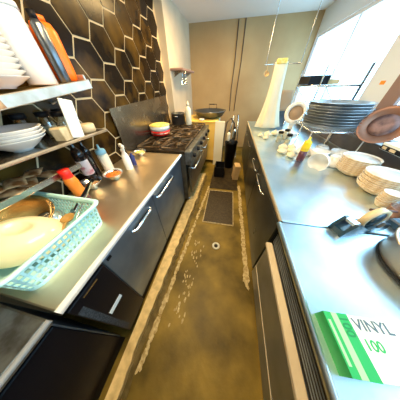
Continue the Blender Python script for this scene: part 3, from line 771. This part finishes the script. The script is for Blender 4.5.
# bowl stacks
bp_ = [(0,.006),(.05,.006),(.05,0),(.056,0),(.06,.006),(.095,.022),(.120,.045),(.128,.060),(.124,.060),(.115,.045),(.092,.026),(.056,.010),(0,.010)]
stack('rice_bowl', 'bowl', bp_, ('porcelain_tan','porcelain'), (1.15,1.35,ZT), .0145, 8, 'tan sided bowl, %s in the left stack on the right counter', 'tan bowls, left stack')
stack('rice_bowl', 'bowl', bp_, ('porcelain_tan','porcelain'), (1.155,1.07,ZT), .0135, 8, 'tan sided bowl, %s in the middle stack on the right counter', 'tan bowls, middle stack')
tag(MB().lathe([(0,0),(.108,0),(.114,.004),(0,.006)], n=36).build('white_plate', 'porcelain'), 'white plate lying in the top bowl of the left stack', 'plate', (1.15,1.35,ZT+.0145*7+.048))
tag(MB().lathe([(0,0),(.108,0),(.114,.004),(0,.006)], n=36).build('white_plate', 'porcelain'), 'white plate lying in the top bowl of the middle stack', 'plate', (1.155,1.07,ZT+.0135*7+.048))
cp_ = [(0,.004),(.022,.004),(.022,0),(.027,0),(.032,.006),(.045,.035),(.048,.042),(.045,.042),(.030,.010),(0,.008)]
stack('sauce_cup', 'cup', cp_, ('porcelain_tan','porcelain'), (1.085,.895,ZT), .0135, 6, 'small tan cup, %s in the little stack near the copper saucepan', 'small stacked cups')

# white cups in a heap
CUPP = [(0,.006),(.035,.006),(.035,0),(.04,0),(.046,.008),(.068,.05),(.072,.075),(.068,.075),(.062,.05),(.04,.014),(0,.012)]
K = 1.22
C0 = tag(MB().lathe([(a_*K,b_*K) for a_, b_ in CUPP], n=32).build('white_cup', 'porcelain'), 'white cup lying on its side nearest the aisle by the yellow-topped bottle', 'cup', (.93,1.44,ZT+.09), 'heaped white cups', (R(100),0,R(-50)))
dup(C0, (1.00,1.665,ZT+.001), 'upright white cup behind the sideways cup', rot=(0,0,0))
dup(C0, (.91,1.80,ZT+.095), 'white cup turned over at the left under the riser', rot=(R(180),0,0))
dup(C0, (1.10,1.83,ZT+.095), 'white cup turned over in the middle under the riser', rot=(R(180),0,0))
dup(C0, (1.09,1.52,ZT+.095), 'white cup turned over right of the sideways cup', rot=(R(180),0,0))
dup(C0, (1.20,1.68,ZT+.001), 'upright white cup at the right front foot of the riser', rot=(0,0,0))

# squeeze bottle
t = thing('mustard_bottle', 'squeeze bottle with yellow top and purple body by the cups', 'bottle', (.80,1.585,ZT))
MB().lathe([(0,0),(.034,0),(.036,.004),(.036,.11),(0,.11)], n=24).build('body', 'purple_sauce', t)
MB().lathe([(.0365,.11),(.0365,.185),(.030,.205),(.012,.215),(.006,.245),(0,.245)], n=24).build('cap', 'yellow_plastic', t)

# garlic bulbs
def garlic_mb(seed):
    mb = MB(); n = 20; m = 10; vs = []; fs = []
    for i in range(m+1):
        u = i/m; r = .038*math.sin(PI*min(u*1.15,1)**.8)**.7 if 0 < u < .87 else (.006 if u >= .87 else .004); z = u*.062
        for k in range(n):
            a = 2*PI*k/n; w = 1+.09*abs(math.sin(3.5*a+seed))
            vs.append((r*w*math.cos(a), r*w*math.sin(a), z))
    for i in range(m):
        for k in range(n):
            k2 = (k+1)%n; fs.append((i*n+k, i*n+k2, (i+1)*n+k2, (i+1)*n+k))
    fs += [tuple(range(n-1,-1,-1)), tuple(m*n+k for k in range(n))]
    return mb.add(vs, fs, True)
G0 = None
for i, (x, y, s, lab) in enumerate(((.50,2.46,1,'cream garlic bulb at the aisle edge by the hanging cloth'),(.61,2.48,1.15,'cream garlic bulb second from the aisle edge by the cloth'),(.74,2.56,1.2,'cream garlic bulb third from the aisle edge by the cloth'),(.56,2.33,.9,'small cream garlic bulb in front of the far bulbs'),
    (.70,1.90,1.1,'cream garlic bulb, far left of the near heap'),(.81,1.93,1.05,'cream garlic bulb, far right of the near heap'),(.66,1.78,1.05,'cream garlic bulb, near left of the near heap'),(.775,1.80,1.1,'cream garlic bulb, near middle of the near heap'),(.73,1.665,.95,'small cream garlic bulb just left of the yellow-topped bottle'))):
    if G0 is None:
        G0 = tag(garlic_mb(1).build('garlic_bulb', 'garlic'), lab, 'garlic', (x,y,ZT), 'garlic bulbs on the right counter')
    else: dup(G0, (x,y,ZT), lab, rz=i*1.3, scale=(s*1.25,s*1.25,s*1.2))
for i, (x, y, lab) in enumerate(((.72,2.22,'small glass jar left of the scale, nearer one'),(.84,2.36,'small glass jar between garlic and scale'),(.80,2.10,'small glass jar just before the riser stand'))):
    dup(j0, (x,y,ZT), lab, group='jars on the right counter')

# tape dispenser
ang = math.atan2(.72-.57,.90-.62)*.35+R(11)
t = thing('tape_dispenser', 'dark navy tape dispenser holding a roll of beige tape', 'tape dispenser', (.800,.645,ZT), ang)
t.scale = (1.15,1.1,1.15)
prof = [(-.135,0),(.12,0),(.125,.02),(.115,.045),(.08,.052),(.06,.03),(.0,.03),(-.03,.048),(-.075,.075),(-.095,.078),(-.13,.03)]
Mx = Matrix(((1,0,0,0),(0,0,1,0),(0,1,0,0),(0,0,0,1)))
MB().prism(prof, -.035, -.022, M=Mx).prism(prof, .022, .035, M=Mx).box(-.13,.12,-.022,.022,0,.028).build('body', 'dispenser_navy', t)
MB().box(-.098,-.070,-.022,.022,.062,.076).build('cutter', 'steel_bright', t)
Mt = rotM(R(90),0,0,(.035,.0,.066))
MB().lathe([(.046,-.014),(.062,-.014),(.062,.014),(.046,.014),(.046,-.014)], n=36, M=Mt).build('tape_roll', 'tape', t)
MB().lathe([(.010,-.020),(.045,-.013),(.045,.013),(.010,.020)], n=24, M=Mt).build('hub', 'dispenser_navy', t)
t = tag(MB().bbox(-.09,.13,-.055,.055,0,.045,.008).build('blue_case', 'blue_case'), 'dark blue case behind the tape dispenser', 'case', (1.005,.665,ZT), rot=(0,0,R(12)))
t.location = (1.085,.690,ZT)
# copper saucepan
t = thing('copper_saucepan', 'small copper saucepan with handle pointing to the tape dispenser', 'saucepan', (1.10,.785,ZT))
t.location = (1.105,.800,ZT)
MB().lathe([(0,0),(.050,0),(.055,.006),(.057,.055),(.060,.058),(.057,.060),(.052,.055),(.050,.006),(0,.006)], n=32).build('pan_body', 'copper', t)
MB().tube([(-.05,-.022,.05),(-.12,-.04,.068),(-.24,-.075,.085)], [.007,.006,.009]).build('handle', 'copper_dark', t)
# big steel pan
t = thing('steel_pot', 'wide round steel pot at the right edge of the counter', 'pot', (.995,.405,ZT))
t.location = (.985,.40,ZT)
MB().lathe([(0,0),(.195,0),(.205,.008),(.207,.105),(.214,.110),(.214,.117),(.203,.117),(.200,.012),(0,.010)], n=56).build('pot_body', 'pot_steel', t)
MB().lathe([(.2075,.0),(.2085,.002),(.2085,.014),(.2072,.016)], n=56).build('base_shadow', 'gasket', t)  # contact shadow around the pot's foot, painted as a black ring
# green carton of gloves
t = thing('glove_box', 'green and white cardboard box with lettering at the counter edge', 'box', (.392,.170,ZT), R(4))
MB().bbox(.0,.32,-.14,0,0,.052,.002).build('box_body', 'box_white', t)
MB().box(-.0008,.072,-.1408,.0008,-.0,.0528).build('green_end', 'box_green', t)
MB().box(.022,.040,-.1405,.0005,.0528,.0532).build('light_stripe', 'box_lightgreen', t)
MB().box(.004,.012,-.12,-.02,.0528,.0532).build('light_stripe', 'box_lightgreen', t)
text('100', .034, 'ink_green', t, rotM(0,0,R(-90),(.044,-.006,.0533)))
text('VINYL', .040, 'ink', t, rotM(0,0,0,(.080,-.036,.0525)))
text('100', .034, 'box_green', t, rotM(0,0,0,(.080,-.080,.0525)))

# ------------------------------------------------------------------ ceiling lamps (real fixtures with light)
def lamp(loc, label, wd, ln, power, col):
    t = thing('ceiling_lamp', label, 'lamp', loc, 0, 'ceiling lamps')
    MB().bbox(-wd/2-.02, wd/2+.02, -ln/2-.02, ln/2+.02, -.05, 0, .008).build('housing', 'window_white', t)
    MB().box(-wd/2, wd/2, -ln/2, ln/2, -.056, -.050).build('diffuser', 'lamp_diffuser', t)
    ld = bpy.data.lights.new('lamp_light', 'AREA'); ld.shape = 'RECTANGLE'; ld.size = wd; ld.size_y = ln; ld.energy = power; ld.color = col
    lo = bpy.data.objects.new('lamp_light', ld); COL.objects.link(lo); lo.parent = t; lo.location = (0,0,-.062)
lamp((-.25,.6,ZC), 'long warm ceiling lamp over the near aisle', .25, 1.2, 30, (1,.74,.38))
lamp((-.35,2.7,ZC), 'long warm ceiling lamp over the range end of the aisle', .25, 1.0, 42, (1,.66,.26))

# daylight
W = bpy.data.worlds.new('World'); S.world = W; W.use_nodes = True
bg = W.node_tree.nodes['Background']; bg.inputs[0].default_value = (.42,.76,1,1); bg.inputs[1].default_value = 6.0
for y0, y1 in ((2.28,4.40),(-.9,1.96)):
    ld = bpy.data.lights.new('window_portal', 'AREA'); ld.shape = 'RECTANGLE'; ld.size = y1-y0; ld.size_y = 1.16; ld.cycles.is_portal = True
    lo = bpy.data.objects.new('window_portal', ld); COL.objects.link(lo); lo.location = (XR+.13,(y0+y1)/2,1.62); lo.rotation_euler = (R(90),0,R(90))

# ------------------------------------------------------------------ camera
cam = bpy.data.cameras.new('camera'); co = bpy.data.objects.new('camera', cam); COL.objects.link(co)
cam.sensor_width = 36; cam.lens = 131/400*36; cam.clip_start = .02
p, yaw, roll = .7187, .2147, -.0224
h = Vector((-math.sin(yaw), math.cos(yaw), 0)); r = Vector((math.cos(yaw), math.sin(yaw), 0))
F = h*math.cos(p)-Vector((0,0,1))*math.sin(p); u = h*math.sin(p)+Vector((0,0,1))*math.cos(p)
c, s = math.cos(roll), math.sin(roll)
Rv = r*c+u*s; Uv = -r*s+u*c
co.matrix_world = Matrix(((Rv.x,Uv.x,-F.x,0),(Rv.y,Uv.y,-F.y,0),(Rv.z,Uv.z,-F.z,1.5),(0,0,0,1)))
S.camera = co
vs_ = S.view_settings; vs_.view_transform = 'Standard'; vs_.look = 'None'; vs_.gamma = 1; vs_.use_curve_mapping = False; vs_.exposure = .15
